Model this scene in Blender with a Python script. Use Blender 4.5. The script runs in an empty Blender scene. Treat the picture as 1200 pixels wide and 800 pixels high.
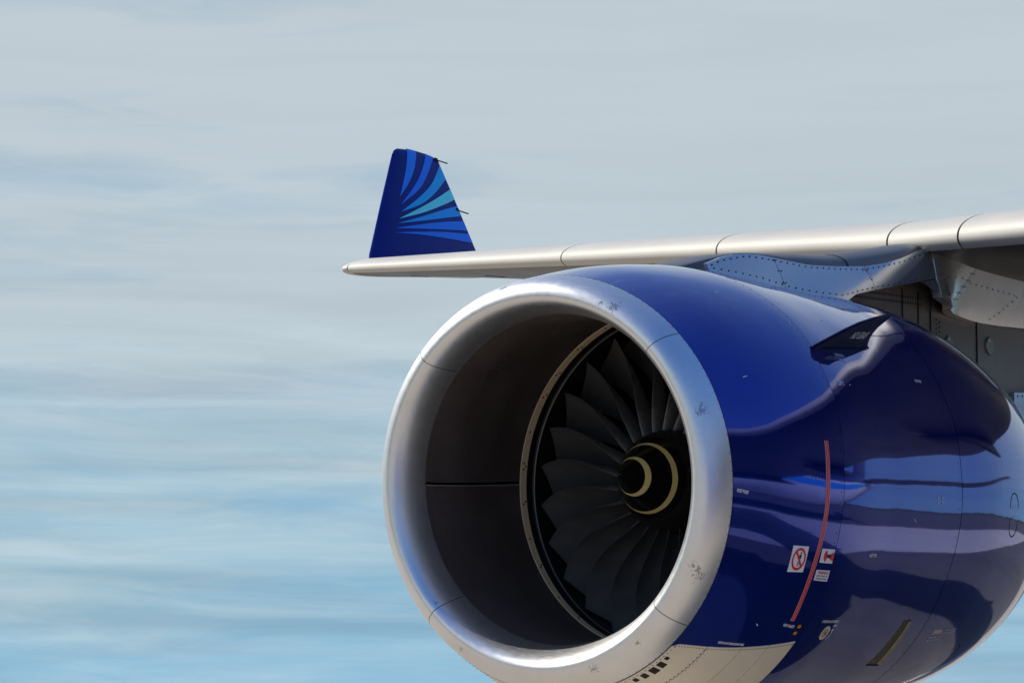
import bpy, math, random, bisect
from mathutils import Vector, Matrix
from math import sin, cos, pi, radians, sqrt
random.seed(7)
SC = bpy.context.scene
COL = SC.collection
H = 3.3                                   # height of the engine axis over the apron

# ------------------------------------------------------------------ camera
def cam_axes(az, el, roll):
    f = Vector((cos(el)*cos(az), -cos(el)*sin(az), sin(el)))
    r = f.cross(Vector((0, 0, 1))).normalized(); u = r.cross(f)
    c, s = cos(roll), sin(roll)
    return f, c*r + s*u, -s*r + c*u
F_, R_, U_ = cam_axes(-0.608929, 0.1237186, 0.0038318)
TILT = Matrix.Rotation(0.022, 4, R_)      # the aircraft does not sit dead level on its gear
cd = bpy.data.cameras.new('camera'); cam = bpy.data.objects.new('camera', cd); COL.objects.link(cam)
m3 = Matrix((R_, U_, -F_)).transposed().to_4x4()
m3.translation = Vector((-14.35996, -9.81583, -1.32052 + H))
cam.matrix_world = TILT @ m3
cd.sensor_width = 36; cd.lens = 3001.49/1200*36; cd.clip_start = 0.1; cd.clip_end = 20000
SC.camera = cam

# ------------------------------------------------------------------ light
SUN = Vector((-0.18, 0.82, 0.76)).normalized()
sun_el = math.asin(SUN.z); sun_az = math.atan2(SUN.x, SUN.y)      # azimuth clockwise from +Y
sd = bpy.data.lights.new('sun', 'SUN'); so = bpy.data.objects.new('sun', sd); COL.objects.link(so)
sd.energy = 4.6; sd.angle = radians(0.53); sd.color = (1.0, 0.95, 0.87)
so.rotation_euler = SUN.to_track_quat('Z', 'Y').to_euler(); so.location = (0, 30, 40)
SC.view_settings.view_transform = 'Standard'; SC.view_settings.look = 'None'
SC.view_settings.gamma = 1; SC.view_settings.exposure = 0; SC.view_settings.use_curve_mapping = False

def srgb(*c):
    return tuple(((v/255)/12.92 if v/255 <= .04045 else ((v/255+.055)/1.055)**2.4) for v in c) + (1,)

W = bpy.data.worlds.new('World'); SC.world = W; W.use_nodes = True
def world():
    nt = W.node_tree; N = nt.nodes; L = nt.links; N.clear()
    def node(t, **k):
        n = N.new(t)
        for a, b in k.items(): setattr(n, a, b)
        return n
    def math_(op, a, b=None, c=None, clamp=False):
        n = node('ShaderNodeMath', operation=op); n.use_clamp = clamp
        for i, v in enumerate((a, b, c)):
            if v is None: continue
            if isinstance(v, (int, float)): n.inputs[i].default_value = v
            else: L.new(v, n.inputs[i])
        return n.outputs[0]
    tc = node('ShaderNodeTexCoord'); sep = node('ShaderNodeSeparateXYZ'); L.new(tc.outputs['Generated'], sep.inputs[0])
    sky = node('ShaderNodeTexSky', sky_type='NISHITA'); sky.sun_disc = False
    sky.sun_elevation = sun_el; sky.sun_rotation = sun_az; sky.air_density = 1.0; sky.dust_density = 1.2; sky.ozone_density = 1.5
    z = sep.outputs['Z']
    zz = math_('MAXIMUM', z, 0.0)
    wn_ = node('ShaderNodeTexNoise'); wn_.inputs['Scale'].default_value = 7.0; wn_.inputs['Detail'].default_value = 3
    wm_ = node('ShaderNodeMapping'); wm_.inputs['Scale'].default_value = (1, 1, 2.5); L.new(tc.outputs['Generated'], wm_.inputs[0]); L.new(wm_.outputs[0], wn_.inputs['Vector'])
    w0 = node('ShaderNodeVectorMath', operation='SUBTRACT'); L.new(wn_.outputs['Color'], w0.inputs[0]); w0.inputs[1].default_value = (.5, .5, .5)
    w1 = node('ShaderNodeVectorMath', operation='MULTIPLY'); L.new(w0.outputs[0], w1.inputs[0]); w1.inputs[1].default_value = (.07, .07, .010)
    w2 = node('ShaderNodeVectorMath', operation='ADD'); L.new(w1.outputs[0], w2.inputs[0]); L.new(tc.outputs['Generated'], w2.inputs[1])
    def mapped(sx, sy, sz, rot=(0, 0, 0), loc=(0, 0, 0)):
        mp = node('ShaderNodeMapping'); L.new(w2.outputs[0], mp.inputs['Vector'])
        mp.inputs['Scale'].default_value = (sx, sy, sz); mp.inputs['Rotation'].default_value = rot; mp.inputs['Location'].default_value = loc
        return mp.outputs[0]
    def noise(vec, scale, detail=4, rough=.5, dist=0.0):
        n = node('ShaderNodeTexNoise'); L.new(vec, n.inputs['Vector']); n.inputs['Scale'].default_value = scale
        n.inputs['Detail'].default_value = detail; n.inputs['Roughness'].default_value = rough; n.inputs['Distortion'].default_value = dist
        return n.outputs['Fac']
    bands = noise(mapped(1, 1, 10, (0.03, -0.02, 0), (3.1, .7, .2)), 3.2, 5, .52, .35)     # long flat stratus streaks
    fine = noise(mapped(1, 1, 9, (0.16, -0.11, 0), (1.3, 2.2, .9)), 7.5, 9, .62, 1.1)
    soft = noise(mapped(1, 1, 3.0, (0, 0, 0), (8.3, 4.2, 2.9)), 3.0, 3, .5, .2)
    # cover grows with elevation
    up = node('ShaderNodeMapRange', interpolation_type='SMOOTHSTEP'); L.new(zz, up.inputs[0])
    for i, v in ((1, 0.01), (2, 0.16), (3, -0.34), (4, 0.74)): up.inputs[i].default_value = v
    b1 = math_('MULTIPLY_ADD', math_('SUBTRACT', bands, .5), 3.2, 0.40)
    b2 = math_('MULTIPLY_ADD', math_('SUBTRACT', fine, .5), 1.7, b1)
    b3 = math_('MULTIPLY_ADD', math_('SUBTRACT', soft, .5), 0.7, b2)
    hi = node('ShaderNodeMapRange', interpolation_type='SMOOTHSTEP'); L.new(zz, hi.inputs[0])
    for i, v in ((1, 0.30), (2, 0.62), (3, 1.0), (4, 0.12)): hi.inputs[i].default_value = v
    side = node('ShaderNodeMapRange', interpolation_type='SMOOTHSTEP'); L.new(sep.outputs['Y'], side.inputs[0])
    for i, v in ((1, -0.55), (2, 0.25), (3, 0.25), (4, 1.0)): side.inputs[i].default_value = v
    cover = math_('MULTIPLY', math_('MULTIPLY', math_('ADD', b3, up.outputs[0], clamp=True), hi.outputs[0]), side.outputs[0])
    # clear air between the streaks
    clear = node('ShaderNodeValToRGB'); L.new(zz, clear.inputs[0])
    e = clear.color_ramp.elements; e[0].position = 0; e[0].color = srgb(138, 186, 215); e[1].position = 1; e[1].color = srgb(74, 114, 180)
    for p_, c_ in ((.06, srgb(137, 183, 211)), (.12, srgb(150, 184, 206)), (.28, srgb(164, 190, 207)), (.42, srgb(118, 156, 204)), (.6, srgb(90, 130, 192))):
        k = clear.color_ramp.elements.new(p_); k.color = c_
    cloud = node('ShaderNodeValToRGB'); L.new(zz, cloud.inputs[0])
    e = cloud.color_ramp.elements; e[0].position = 0; e[0].color = srgb(172, 204, 222); e[1].position = 1; e[1].color = srgb(214, 222, 232)
    for p_, c_ in ((.07, srgb(182, 205, 216)), (.16, srgb(190, 204, 212)), (.27, srgb(195, 206, 213)), (.5, srgb(206, 214, 222))):
        k = cloud.color_ramp.elements.new(p_); k.color = c_
    mx = node('ShaderNodeMixRGB'); L.new(cover, mx.inputs[0]); L.new(clear.outputs[0], mx.inputs[1]); L.new(cloud.outputs[0], mx.inputs[2])
    b4 = noise(mapped(1, 1, 15, (0.05, -0.03, 0), (5.1, 9.7, 4.2)), 4.2, 7, .55, .5)
    sh = node('ShaderNodeMapRange'); L.new(b4, sh.inputs[0])
    for i, v in ((1, .33), (2, .67), (3, .89), (4, 1.11)): sh.inputs[i].default_value = v
    fade = node('ShaderNodeMapRange', interpolation_type='SMOOTHSTEP'); L.new(zz, fade.inputs[0])
    for i, v in ((1, .11), (2, .22), (3, 1.0), (4, .22)): fade.inputs[i].default_value = v
    shade = math_('MULTIPLY_ADD', math_('SUBTRACT', sh.outputs[0], 1.0), fade.outputs[0], 1.0)
    ms = node('ShaderNodeMixRGB', blend_type='MULTIPLY'); ms.inputs[0].default_value = 1; L.new(mx.outputs[0], ms.inputs[1]); L.new(shade, ms.inputs[2]); mx = ms
    open_ = node('ShaderNodeValToRGB'); L.new(zz, open_.inputs[0])           # the sky is opener and bluer on the fuselage side
    e = open_.color_ramp.elements; e[0].position = 0; e[0].color = srgb(150, 192, 222); e[1].position = 1; e[1].color = srgb(62, 104, 180)
    for p_, c_ in ((.08, srgb(118, 168, 220)), (.25, srgb(92, 146, 214)), (.5, srgb(76, 124, 200))):
        k = open_.color_ramp.elements.new(p_); k.color = c_
    inv = math_('MULTIPLY', math_('SUBTRACT', 1.0, side.outputs[0]), 0.95)
    m2 = node('ShaderNodeMixRGB'); L.new(inv, m2.inputs[0]); L.new(mx.outputs[0], m2.inputs[1]); L.new(open_.outputs[0], m2.inputs[2]); mx = m2
    sc10 = node('ShaderNodeMixRGB', blend_type='MULTIPLY'); sc10.inputs[0].default_value = 1; L.new(mx.outputs[0], sc10.inputs[1])
    sc10.inputs[2].default_value = (10.0, 10.0, 10.0, 1)
    fin = node('ShaderNodeMixRGB'); fin.inputs[0].default_value = 0.93; L.new(sky.outputs[0], fin.inputs[1]); L.new(sc10.outputs[0], fin.inputs[2])
    bg = node('ShaderNodeBackground'); L.new(fin.outputs[0], bg.inputs[0]); bg.inputs[1].default_value = 0.1
    out = node('ShaderNodeOutputWorld'); L.new(bg.outputs[0], out.inputs[0])
world()

# ------------------------------------------------------------------ helpers
def tag(o, label=None, cat=None, group=None, kind=None):
    if label: o['label'] = label
    if cat: o['category'] = cat
    if group: o['group'] = group
    if kind: o['kind'] = kind
    return o

def mesh(name, V, Fc, mat, parent=None, smooth=True, loc=None, mi=None, sharp=None):
    me = bpy.data.meshes.new(name); me.from_pydata([tuple(v) for v in V], [], Fc)
    for m in (mat if isinstance(mat, (list, tuple)) else [mat]): me.materials.append(m)
    if mi: me.polygons.foreach_set('material_index', mi)
    me.update()
    if smooth:
        me.shade_smooth()
        if sharp: me.set_sharp_from_angle(angle=radians(sharp))
    o = bpy.data.objects.new(name, me); COL.objects.link(o)
    if parent: o.parent = parent
    if loc: o.location = loc
    return o

def grid(P, nu, nv, cu=False, cv=False, flip=False):
    """P[i][j] rows to verts + faces"""
    V = [p for row in P for p in row]; Fc = []
    for i in range(nu - (0 if cu else 1)):
        for j in range(nv - (0 if cv else 1)):
            a = i*nv + j; b = ((i+1) % nu)*nv + j; c = ((i+1) % nu)*nv + (j+1) % nv; d = i*nv + (j+1) % nv
            Fc.append((a, d, c, b) if flip else (a, b, c, d))
    return V, Fc

class MB:
    def __init__(s): s.V = []; s.F = []; s.M = []
    def add(s, V, Fc, m=0):
        n = len(s.V); s.V += [tuple(v) for v in V]; s.F += [tuple(i+n for i in f) for f in Fc]; s.M += [m]*len(Fc); return s
    def box(s, c, x, y, z, m=0):
        c = Vector(c); V = [c + a*x + b*y + d*z for a in (-1, 1) for b in (-1, 1) for d in (-1, 1)]
        return s.add(V, [(0, 1, 3, 2), (4, 6, 7, 5), (0, 4, 5, 1), (2, 3, 7, 6), (0, 2, 6, 4), (1, 5, 7, 3)], m)
    def disc(s, c, n, r, m=0, h=0.004, k=8):
        n = Vector(n).normalized(); a = n.orthogonal().normalized(); b = n.cross(a); c = Vector(c)
        V = [c + n*h] + [c + n*h*.8 + (a*cos(t)+b*sin(t))*r for t in (2*pi*i/k for i in range(k))] + [c + (a*cos(t)+b*sin(t))*r*1.05 for t in (2*pi*i/k for i in range(k))]
        Fc = [(0, 1+i, 1+(i+1) % k) for i in range(k)] + [(1+i, 1+k+i, 1+k+(i+1) % k, 1+(i+1) % k) for i in range(k)]
        return s.add(V, Fc, m)
    def build(s, name, mats, parent=None, smooth=False, **k):
        return mesh(name, s.V, s.F, mats, parent, smooth, mi=s.M, **k)

def ext_poly(pts, fn, h0, h1):
    """closed slab from a polygon in (a,b), fn(a,b,h)->point"""
    n = len(pts)
    V = [fn(a, b, h1) for a, b in pts] + [fn(a, b, h0) for a, b in pts]
    return V, [tuple(range(n)), tuple(range(2*n-1, n-1, -1))] + [(i, i+n, (i+1) % n + n, (i+1) % n) for i in range(n)]

# ------------------------------------------------------------------ materials
def principled(name, base, rough=.5, metal=0., coat=0., coatr=.03, spec=.5):
    m = bpy.data.materials.new(name); m.use_nodes = True; b = m.node_tree.nodes['Principled BSDF']
    b.inputs['Base Color'].default_value = tuple(base)[:3] + (1,); b.inputs['Roughness'].default_value = rough
    b.inputs['Metallic'].default_value = metal; b.inputs['Coat Weight'].default_value = coat; b.inputs['Coat Roughness'].default_value = coatr
    b.inputs['Specular IOR Level'].default_value = spec
    return m, m.node_tree, b

def noise_node(nt, scale, detail=3, rough=.5, mscale=None, dist=0):
    tc = nt.nodes.new('ShaderNodeTexCoord'); n = nt.nodes.new('ShaderNodeTexNoise'); src = tc.outputs['Object']
    if mscale:
        mp = nt.nodes.new('ShaderNodeMapping'); mp.inputs['Scale'].default_value = mscale; nt.links.new(src, mp.inputs[0]); src = mp.outputs[0]
    nt.links.new(src, n.inputs['Vector']); n.inputs['Scale'].default_value = scale; n.inputs['Detail'].default_value = detail
    n.inputs['Roughness'].default_value = rough; n.inputs['Distortion'].default_value = dist
    return n.outputs['Fac']

def ramp(nt, src, stops):
    r = nt.nodes.new('ShaderNodeValToRGB'); nt.links.new(src, r.inputs[0]); e = r.color_ramp.elements
    e[0].position, e[0].color = stops[0][0], tuple(stops[0][1])[:3]+(1,); e[1].position, e[1].color = stops[-1][0], tuple(stops[-1][1])[:3]+(1,)
    for p, c in stops[1:-1]:
        k = e.new(p); k.color = tuple(c)[:3]+(1,)
    return r.outputs[0]

def rng(nt, src, a, b, c, d):
    m = nt.nodes.new('ShaderNodeMapRange'); nt.links.new(src, m.inputs[0])
    for i, v in enumerate((a, b, c, d)): m.inputs[i+1].default_value = v
    return m.outputs[0]

def bump(nt, b, src, strength, dist, sock='Normal'):
    n = nt.nodes.new('ShaderNodeBump'); n.inputs['Strength'].default_value = strength; n.inputs['Distance'].default_value = dist
    nt.links.new(src, n.inputs['Height']); nt.links.new(n.outputs[0], b.inputs[sock]); return n

def varied(name, c1, c2, rough, metal=0., scale=2., mscale=None, coat=0., rv=.08, bs=0., bd=.002, coatr=.03, spec=.5, detail=5):
    m, nt, b = principled(name, c1, rough, metal, coat, coatr, spec)
    n = noise_node(nt, scale, detail, .6, mscale)
    nt.links.new(ramp(nt, n, [(.3, c1), (.7, c2)]), b.inputs['Base Color'])
    if rv: nt.links.new(rng(nt, n, .3, .7, rough-rv, rough+rv), b.inputs['Roughness'])
    if bs: bump(nt, b, noise_node(nt, scale*3, 3, .5, mscale), bs, bd)
    return m

def navy_paint(name, c=(.0035, .024, .27)):
    m, nt, b = principled(name, c, .07, .72, 1.0, .02, .0); b.inputs['Coat IOR'].default_value = 1.48
    n = noise_node(nt, 1.6, 3, .5); nt.links.new(ramp(nt, n, [(.3, c), (.75, tuple(x*1.18 for x in c))]), b.inputs['Base Color'])
    w = noise_node(nt, 2.6, 2, .4, (1, 1.3, 1.3))
    w2 = noise_node(nt, 11, 2, .5)
    a = nt.nodes.new('ShaderNodeMath'); a.operation = 'MULTIPLY_ADD'; nt.links.new(w2, a.inputs[0]); a.inputs[1].default_value = .09; nt.links.new(w, a.inputs[2])
    bump(nt, b, a.outputs[0], .30, .0035, 'Coat Normal'); bump(nt, b, a.outputs[0], .30, .0022)
    d = noise_node(nt, 5.5, 6, .65, (.4, 1, 1))
    nt.links.new(rng(nt, d, .45, .8, .02, .085), b.inputs['Coat Roughness'])
    # thin rain-washed dust film, streaked aft
    du = noise_node(nt, 9, 7, .7, (.22, 1, 1)); b.inputs['Sheen Tint'].default_value = (.8, .76, .7, 1)
    nt.links.new(rng(nt, du, .52, .85, 0, .07), b.inputs['Sheen Weight'])
    return m

SCUFFS = []                                # filled before lip_metal() is called
def lip_metal():
    m, nt, b = principled('polished_lip', (.7, .7, .7), .25, 1.0)
    L = nt.links
    n = noise_node(nt, 3.0, 6, .6); fine = noise_node(nt, 60, 3, .6, (1, .3, .3))
    base = ramp(nt, n, [(.25, (.75, .75, .755)), (.5, (.81, .805, .79)), (.8, (.77, .75, .72))])
    # scuffed patches: worn paint-like marks at a few places on the lip
    tc = nt.nodes.new('ShaderNodeTexCoord'); grit = noise_node(nt, 38, 6, .75, (1, 1, .55), 1.2); acc = None
    for c, r in SCUFFS:
        d = nt.nodes.new('ShaderNodeVectorMath'); d.operation = 'DISTANCE'; L.new(tc.outputs['Object'], d.inputs[0]); d.inputs[1].default_value = c
        f = rng(nt, d.outputs['Value'], 0, r, .16, -.10)
        s = nt.nodes.new('ShaderNodeMath'); s.operation = 'ADD'; L.new(f, s.inputs[0]); L.new(grit, s.inputs[1])
        t = rng(nt, s.outputs[0], .575, .65, 0, .62)
        if acc is None: acc = t
        else:
            q = nt.nodes.new('ShaderNodeMath'); q.operation = 'MAXIMUM'; L.new(acc, q.inputs[0]); L.new(t, q.inputs[1]); acc = q.outputs[0]
    pits = noise_node(nt, 95, 2, .5); p2 = noise_node(nt, 4, 3, .6); pm = nt.nodes.new('ShaderNodeMath'); pm.operation = 'MULTIPLY_ADD'; L.new(p2, pm.inputs[0]); pm.inputs[1].default_value = .35; L.new(pits, pm.inputs[2])
    pq = rng(nt, pm.outputs[0], .985, 1.03, 0, .45)
    if acc is not None:
        q = nt.nodes.new('ShaderNodeMath'); q.operation = 'MAXIMUM'; L.new(acc, q.inputs[0]); L.new(pq, q.inputs[1]); acc = q.outputs[0]
        mx = nt.nodes.new('ShaderNodeMixRGB'); L.new(acc, mx.inputs[0]); L.new(base, mx.inputs[1]); mx.inputs[2].default_value = (.10, .115, .16, 1); base = mx.outputs[0]
    L.new(base, b.inputs['Base Color'])
    L.new(rng(nt, fine, .3, .7, .36, .43), b.inputs['Roughness'])
    return m

M = {}
M['navy'] = navy_paint('navy_gloss_paint')
M['navy_flat'] = varied('navy_satin_paint', (.002, .004, .032), (.003, .006, .045), .4, 0, 3, spec=.06)
M['slat'] = varied('bare_slat_skin', (.49, .46, .40), (.57, .54, .47), .60, .12, 1.2, (.3, .3, 1), rv=.04)
M['wing'] = varied('grey_wing_paint', (.062, .052, .038), (.088, .075, .055), .42, .0, 1.6, (.5, 1, 1), rv=.06)
M['gapdark'] = principled('dark_gap', (.010, .010, .011), .8)[0]
M['barrel'] = varied('acoustic_liner', (.075, .056, .050), (.115, .092, .084), .33, .2, 2.2, rv=.06)
M['casing'] = varied('fan_case_rub_strip', (.010, .009, .009), (.02, .018, .017), .38, .4, 6)
M['tan_ring'] = varied('tan_fan_case_ring', (.92, .68, .42), (.95, .74, .48), .5, 0, 6)
M['thin_metal'] = principled('worn_edge_metal', (.16, .155, .15), .45, 1)[0]
M['blade'] = varied('titanium_blade', (.22, .215, .22), (.29, .285, .29), .42, .55, 5, (.6, 1, 1), rv=.07)
M['spinner'] = principled('black_spinner', (.004, .004, .0045), .22, 0, .4, .06)[0]
M['hub'] = principled('hub_platform', (.05, .047, .045), .4, .7)[0]
M['gold'] = varied('ochre_spinner_paint', (.90, .68, .24), (.92, .72, .28), .5, 0, 9)
M['tan'] = varied('bare_composite_tan', (.82, .71, .53), (.87, .77, .60), .38, .1, 3, (1, 1, 1), rv=.06)
M['black'] = principled('black_opening', (.003, .003, .003), .7)[0]
M['pylon'] = varied('satin_silver_panel', (.44, .46, .50), (.50, .51, .54), .16, .80, 1.3, rv=.03)
M['fillet'] = varied('satin_fillet_paint', (.60, .56, .49), (.68, .64, .57), .22, .7, 1.3, rv=.03)
M['cap_olive'] = principled('olive_cap', (.24, .225, .15), .35, .3)[0]
M['bright_edge'] = principled('bright_edge', (.75, .74, .72), .3, .8)[0]
M['pylon_cap'] = varied('pylon_crown_paint', (.075, .077, .085), (.105, .107, .115), .45, .0, 3)
M['pylon_core'] = varied('pylon_inner_box', (.18, .135, .098), (.24, .185, .14), .42, .35, 2.2, (1, 1, .4))
M['rivet'] = principled('rivet_head', (.015, .016, .02), .5, .4)[0]
M['white'] = principled('white_marking_and_glint', (.84, .84, .84), .45)[0]
M['pale'] = principled('pale_marking', (.50, .62, .78), .45)[0]
M['red'] = principled('red_marking', (.78, .02, .018), .4)[0]
M['pink'] = principled('pale_red_line', (.85, .58, .54), .45)[0]
M['ink'] = principled('black_ink', (.012, .012, .012), .5)[0]
M['grey_ink'] = principled('grey_ink', (.28, .28, .28), .5)[0]
M['orange'] = principled('orange_spot', (.75, .24, .03), .4)[0]
M['vent'] = varied('olive_primer_metal', (.085, .078, .03), (.13, .118, .05), .4, .3, 7)
M['vent_edge'] = varied('tan_vent_frame', (.40, .34, .22), (.48, .41, .28), .4, .3, 7)
M['fus_white'] = varied('white_fuselage_paint', (.72, .72, .72), (.78, .78, .77), .25, 0, .4, coat=1)
M['fus_navy'] = principled('navy_fuselage_paint', (.006, .012, .09), .3, 0, 1, .03)[0]
M['fus_cyan'] = principled('sky_blue_stripe', (.02, .32, .80), .3, 0, 1, .03)[0]
M['glass'] = principled('dark_window', (.01, .012, .015), .08)[0]

# ------------------------------------------------------------------ nacelle surface
KX = [.23, .7, 1.275, 2.1, 3.09, 4.0, 5.0, 6.2]
KR = [1.437, 1.574, 1.672, 1.679, 1.662, 1.642, 1.505, 1.127]
KZ = [-.117, -.132, -.139, -.115, -.092, -.042, -.021, .038]
def grad(k, v):
    g = []
    for i in range(len(k)):
        if i == 0: g.append((v[1]-v[0])/(k[1]-k[0]))
        elif i == len(k)-1: g.append((v[-1]-v[-2])/(k[-1]-k[-2]))
        else:
            h0 = k[i]-k[i-1]; h1 = k[i+1]-k[i]
            g.append((h0*h0*v[i+1] - h1*h1*v[i-1] + (h1*h1-h0*h0)*v[i])/(h0*h1*(h0+h1)))
    return g
def spline(k, v, x, g=None):
    if x < k[0]: return v[0] + (x-k[0])*(g or grad(k, v))[0]
    x = min(x, k[-1]); i = min(max(bisect.bisect_left(k, x)-1, 0), len(k)-2); m = g or grad(k, v)
    h = k[i+1]-k[i]; t = (x-k[i])/h
    return (2*t**3-3*t*t+1)*v[i] + (t**3-2*t*t+t)*h*m[i] + (3*t*t-2*t**3)*v[i+1] + (t**3-t*t)*h*m[i+1]
GR, GZ = grad(KX, KR), grad(KX, KZ)
def nr(s): return spline(KX, KR, s, GR)
def nz(s): return spline(KX, KZ, s, GZ)
def tl(s):
    t = min(max(s/1.4, 0), 1); return -.067*(1-t*t*(3-2*t))
def NS(s, th, h=0.0):
    """point on the cowl: s aft, th degrees from the top towards the fuselage, h proud"""
    r = nr(s); t = radians(th); dr = (nr(s+.01)-nr(s-.01))/.02
    k = 1/sqrt(1+dr*dr)
    return Vector((s + tl(s)*r*cos(t) - dr*k*h, -(r+h*k)*sin(t), nz(s) + (r+h*k)*cos(t)))
def NN(s, th):
    return (NS(s, th, 1) - NS(s, th, 0)).normalized()
def lerp_tab(tab, x):
    if x <= tab[0][0]: return tab[0][1]
    for (a, b), (c, d) in zip(tab, tab[1:]):
        if x <= c:
            t = (x-a)/(c-a); t = t*t*(3-2*t); return b + (d-b)*t
    return tab[-1][1]
def sE(th):
    a = abs((th+180) % 360 - 180); return lerp_tab([(0, 1.47), (44, 1.474), (63, 1.392), (90, 1.294), (105, 1.266), (180, 1.26)], a)
def sD(th):
    a = abs((th+180) % 360 - 180); return lerp_tab([(0, 3.45), (35, 3.43), (65.6, 3.292), (86.5, 3.213), (115, 3.158), (150, 3.20), (180, 3.2)], a)

def empty(name, parent=None, loc=(0, 0, 0)):
    o = bpy.data.objects.new(name, None); o.empty_display_size = .5; COL.objects.link(o); o.location = loc
    if parent: o.parent = parent
    return o

plane = empty('airliner')
plane.matrix_world = TILT
tag(plane, 'airliner with a glossy navy blue engine, bare metal wing edge and blue rayed winglet', 'airliner')
OFF = (0, 0, H)

def shell(name, a, b, mat, n_s, parent=None, gap=.005, thick=.02, loc=None, n_th=192, th0=0, th1=360):
    """cowl ring between curves a(th) and b(th), rims folded inwards so it has thickness"""
    P = []; prof = [(0, -thick), (0, 0)] + [(i/n_s, 0) for i in range(1, n_s)] + [(1, 0), (1, -thick)]
    full = th1-th0 == 360
    nt_ = n_th if full else n_th+1
    for t, h in prof:
        row = []
        for j in range(nt_):
            th = th0 + (th1-th0)*j/n_th; s0, s1 = a(th)+gap, b(th)-gap
            row.append(NS(s0+(s1-s0)*t, th, h))
        P.append(row)
    V, Fc = grid(P, len(prof), nt_, False, full)
    return mesh(name, V, Fc, mat, parent, True, loc, sharp=40)

inlet_cowl = shell('inlet_cowl', lambda th: .20, sE, M['navy'], 22, plane, gap=.002, loc=OFF)
fan_cowl = shell('fan_cowl_door', sE, sD, M['navy'], 26, plane, gap=.003, loc=OFF)
rev_cowl = shell('reverser_cowl', sD, lambda th: 6.2, M['navy'], 34, plane, gap=.007, loc=OFF)
# dark joint bands under the seams
for nm, f0 in (('cowl_joint', sE), ('cowl_joint', sD)):
    P = [[NS(f0(j*3)+d, j*3, -.016) for j in range(120)] for d in (-.03, .03)]
    V, Fc = grid(P, 2, 120, False, True); mesh(nm, V, Fc, M['gapdark'], plane, True, OFF)
# core exhaust
def revolve(name, prof, mat, parent, n=96, zc=0, loc=None, tilt=None, sharp=35, th0=0, th1=360, closed=False):
    full = abs(th1-th0) == 360; m = n if full else n+1; P = []
    for q in prof:
        x, r = q[0], q[1]; z = q[2] if len(q) > 2 else zc; tt = q[3] if len(q) > 3 else 0
        P.append([Vector((x + tt*r*cos(t), -r*sin(t), z + r*cos(t))) for t in (radians(th0+(th1-th0)*j/n) for j in range(m))])
    V, Fc = grid(P, len(prof), m, closed, full)
    return mesh(name, V, Fc, mat, parent, True, loc, sharp=sharp)
revolve('exhaust_core', [(6.19, 1.10, .03), (5.8, 1.05, .02), (5.8, .8, .02), (6.6, .78, .02), (7.6, .55, .02), (7.6, .45, .02), (8.3, .02, .02)], M['thin_metal'], plane, 64, loc=OFF)

# ------------------------------------------------------------------ inlet lip, four bare metal segments
R0 = nr(.20); RH = 1.265; A_O = .45; B_O = (R0-RH)/sqrt(1-((A_O-.20)/A_O)**2); A_I = .70; B_I = (RH-1.135)/sqrt(1-((A_I-.263)/A_I)**2)
def lip_prof(u):
    """u 0..1 outer rim to highlight, 1..2 highlight to throat"""
    if u <= 1:
        x = .197*(1-u)**2; r = RH + B_O*sqrt(max(0, 1-((A_O-x)/A_O)**2)); z = nz(.2)
    else:
        x = .260*(u-1)**2; r = RH - B_I*sqrt(max(0, 1-((A_I-x)/A_I)**2)); z = nz(.2) + (-.083-nz(.2))*(u-1)**2
    return x, r, z
def lip_pt(u, th, h=0):
    x, r, z = lip_prof(u); t = radians(th)
    if h:
        x2, r2, _ = lip_prof(min(u+.01, 2)); x1, r1, _ = lip_prof(max(u-.01, 0)); dx, dr = x2-x1, r2-r1; l = math.hypot(dx, dr); x += dr/l*h; r += -dx/l*h
    return Vector((x + tl(max(x, 0))*r*cos(t), -r*sin(t), z + r*cos(t)))
for u_, th_, r_ in ((.66, 30, .085), (.80, 26, .05), (.45, 72, .085), (.60, 116, .06), (.42, 118, .085), (.40, 349, .09), (.70, 162, .06), (.65, 145, .03), (.70, 211, .04), (1.35, 228, .03)):
    SCUFFS.append((lip_pt(u_, th_), r_*1.25))
M['lip'] = lip_metal()
lip = empty('inlet_lip', plane, OFF)
cuts = [48, 133, 226, 314, 408]
for a0, a1 in zip(cuts, cuts[1:]):
    g = .11
    us = [0, 0] + [i/22 for i in range(1, 44)] + [2, 2]
    n = 56; P = []
    for i, u in enumerate(us):
        hh = -.03 if i in (0, len(us)-1) else 0
        P.append([lip_pt(min(u, 2), a0+g+(a1-a0-2*g)*j/n, hh) for j in range(n+1)])
    V, Fc = grid(P, len(us), n+1); mesh('lip_segment', V, Fc, M['lip'], lip, True, sharp=40)
# dark seal behind the lip joints
P = [[lip_pt(i/20, j*3, -.014) for j in range(120)] for i in range(41)]
V, Fc = grid(P, 41, 120, False, True); mesh('lip_seal', V, Fc, M['gapdark'], lip, True)
# rivets round the back of the lip
mb = MB()
for j in range(150):
    th = j*2.4; p = lip_pt(.02, th); nrm = (lip_pt(.02, th, .1)-p)
    mb.disc(p, nrm, .0035, 0, .001, 6)
tag(mb.build('rivet_row', [M['rivet']], lip), kind='stuff')

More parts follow.
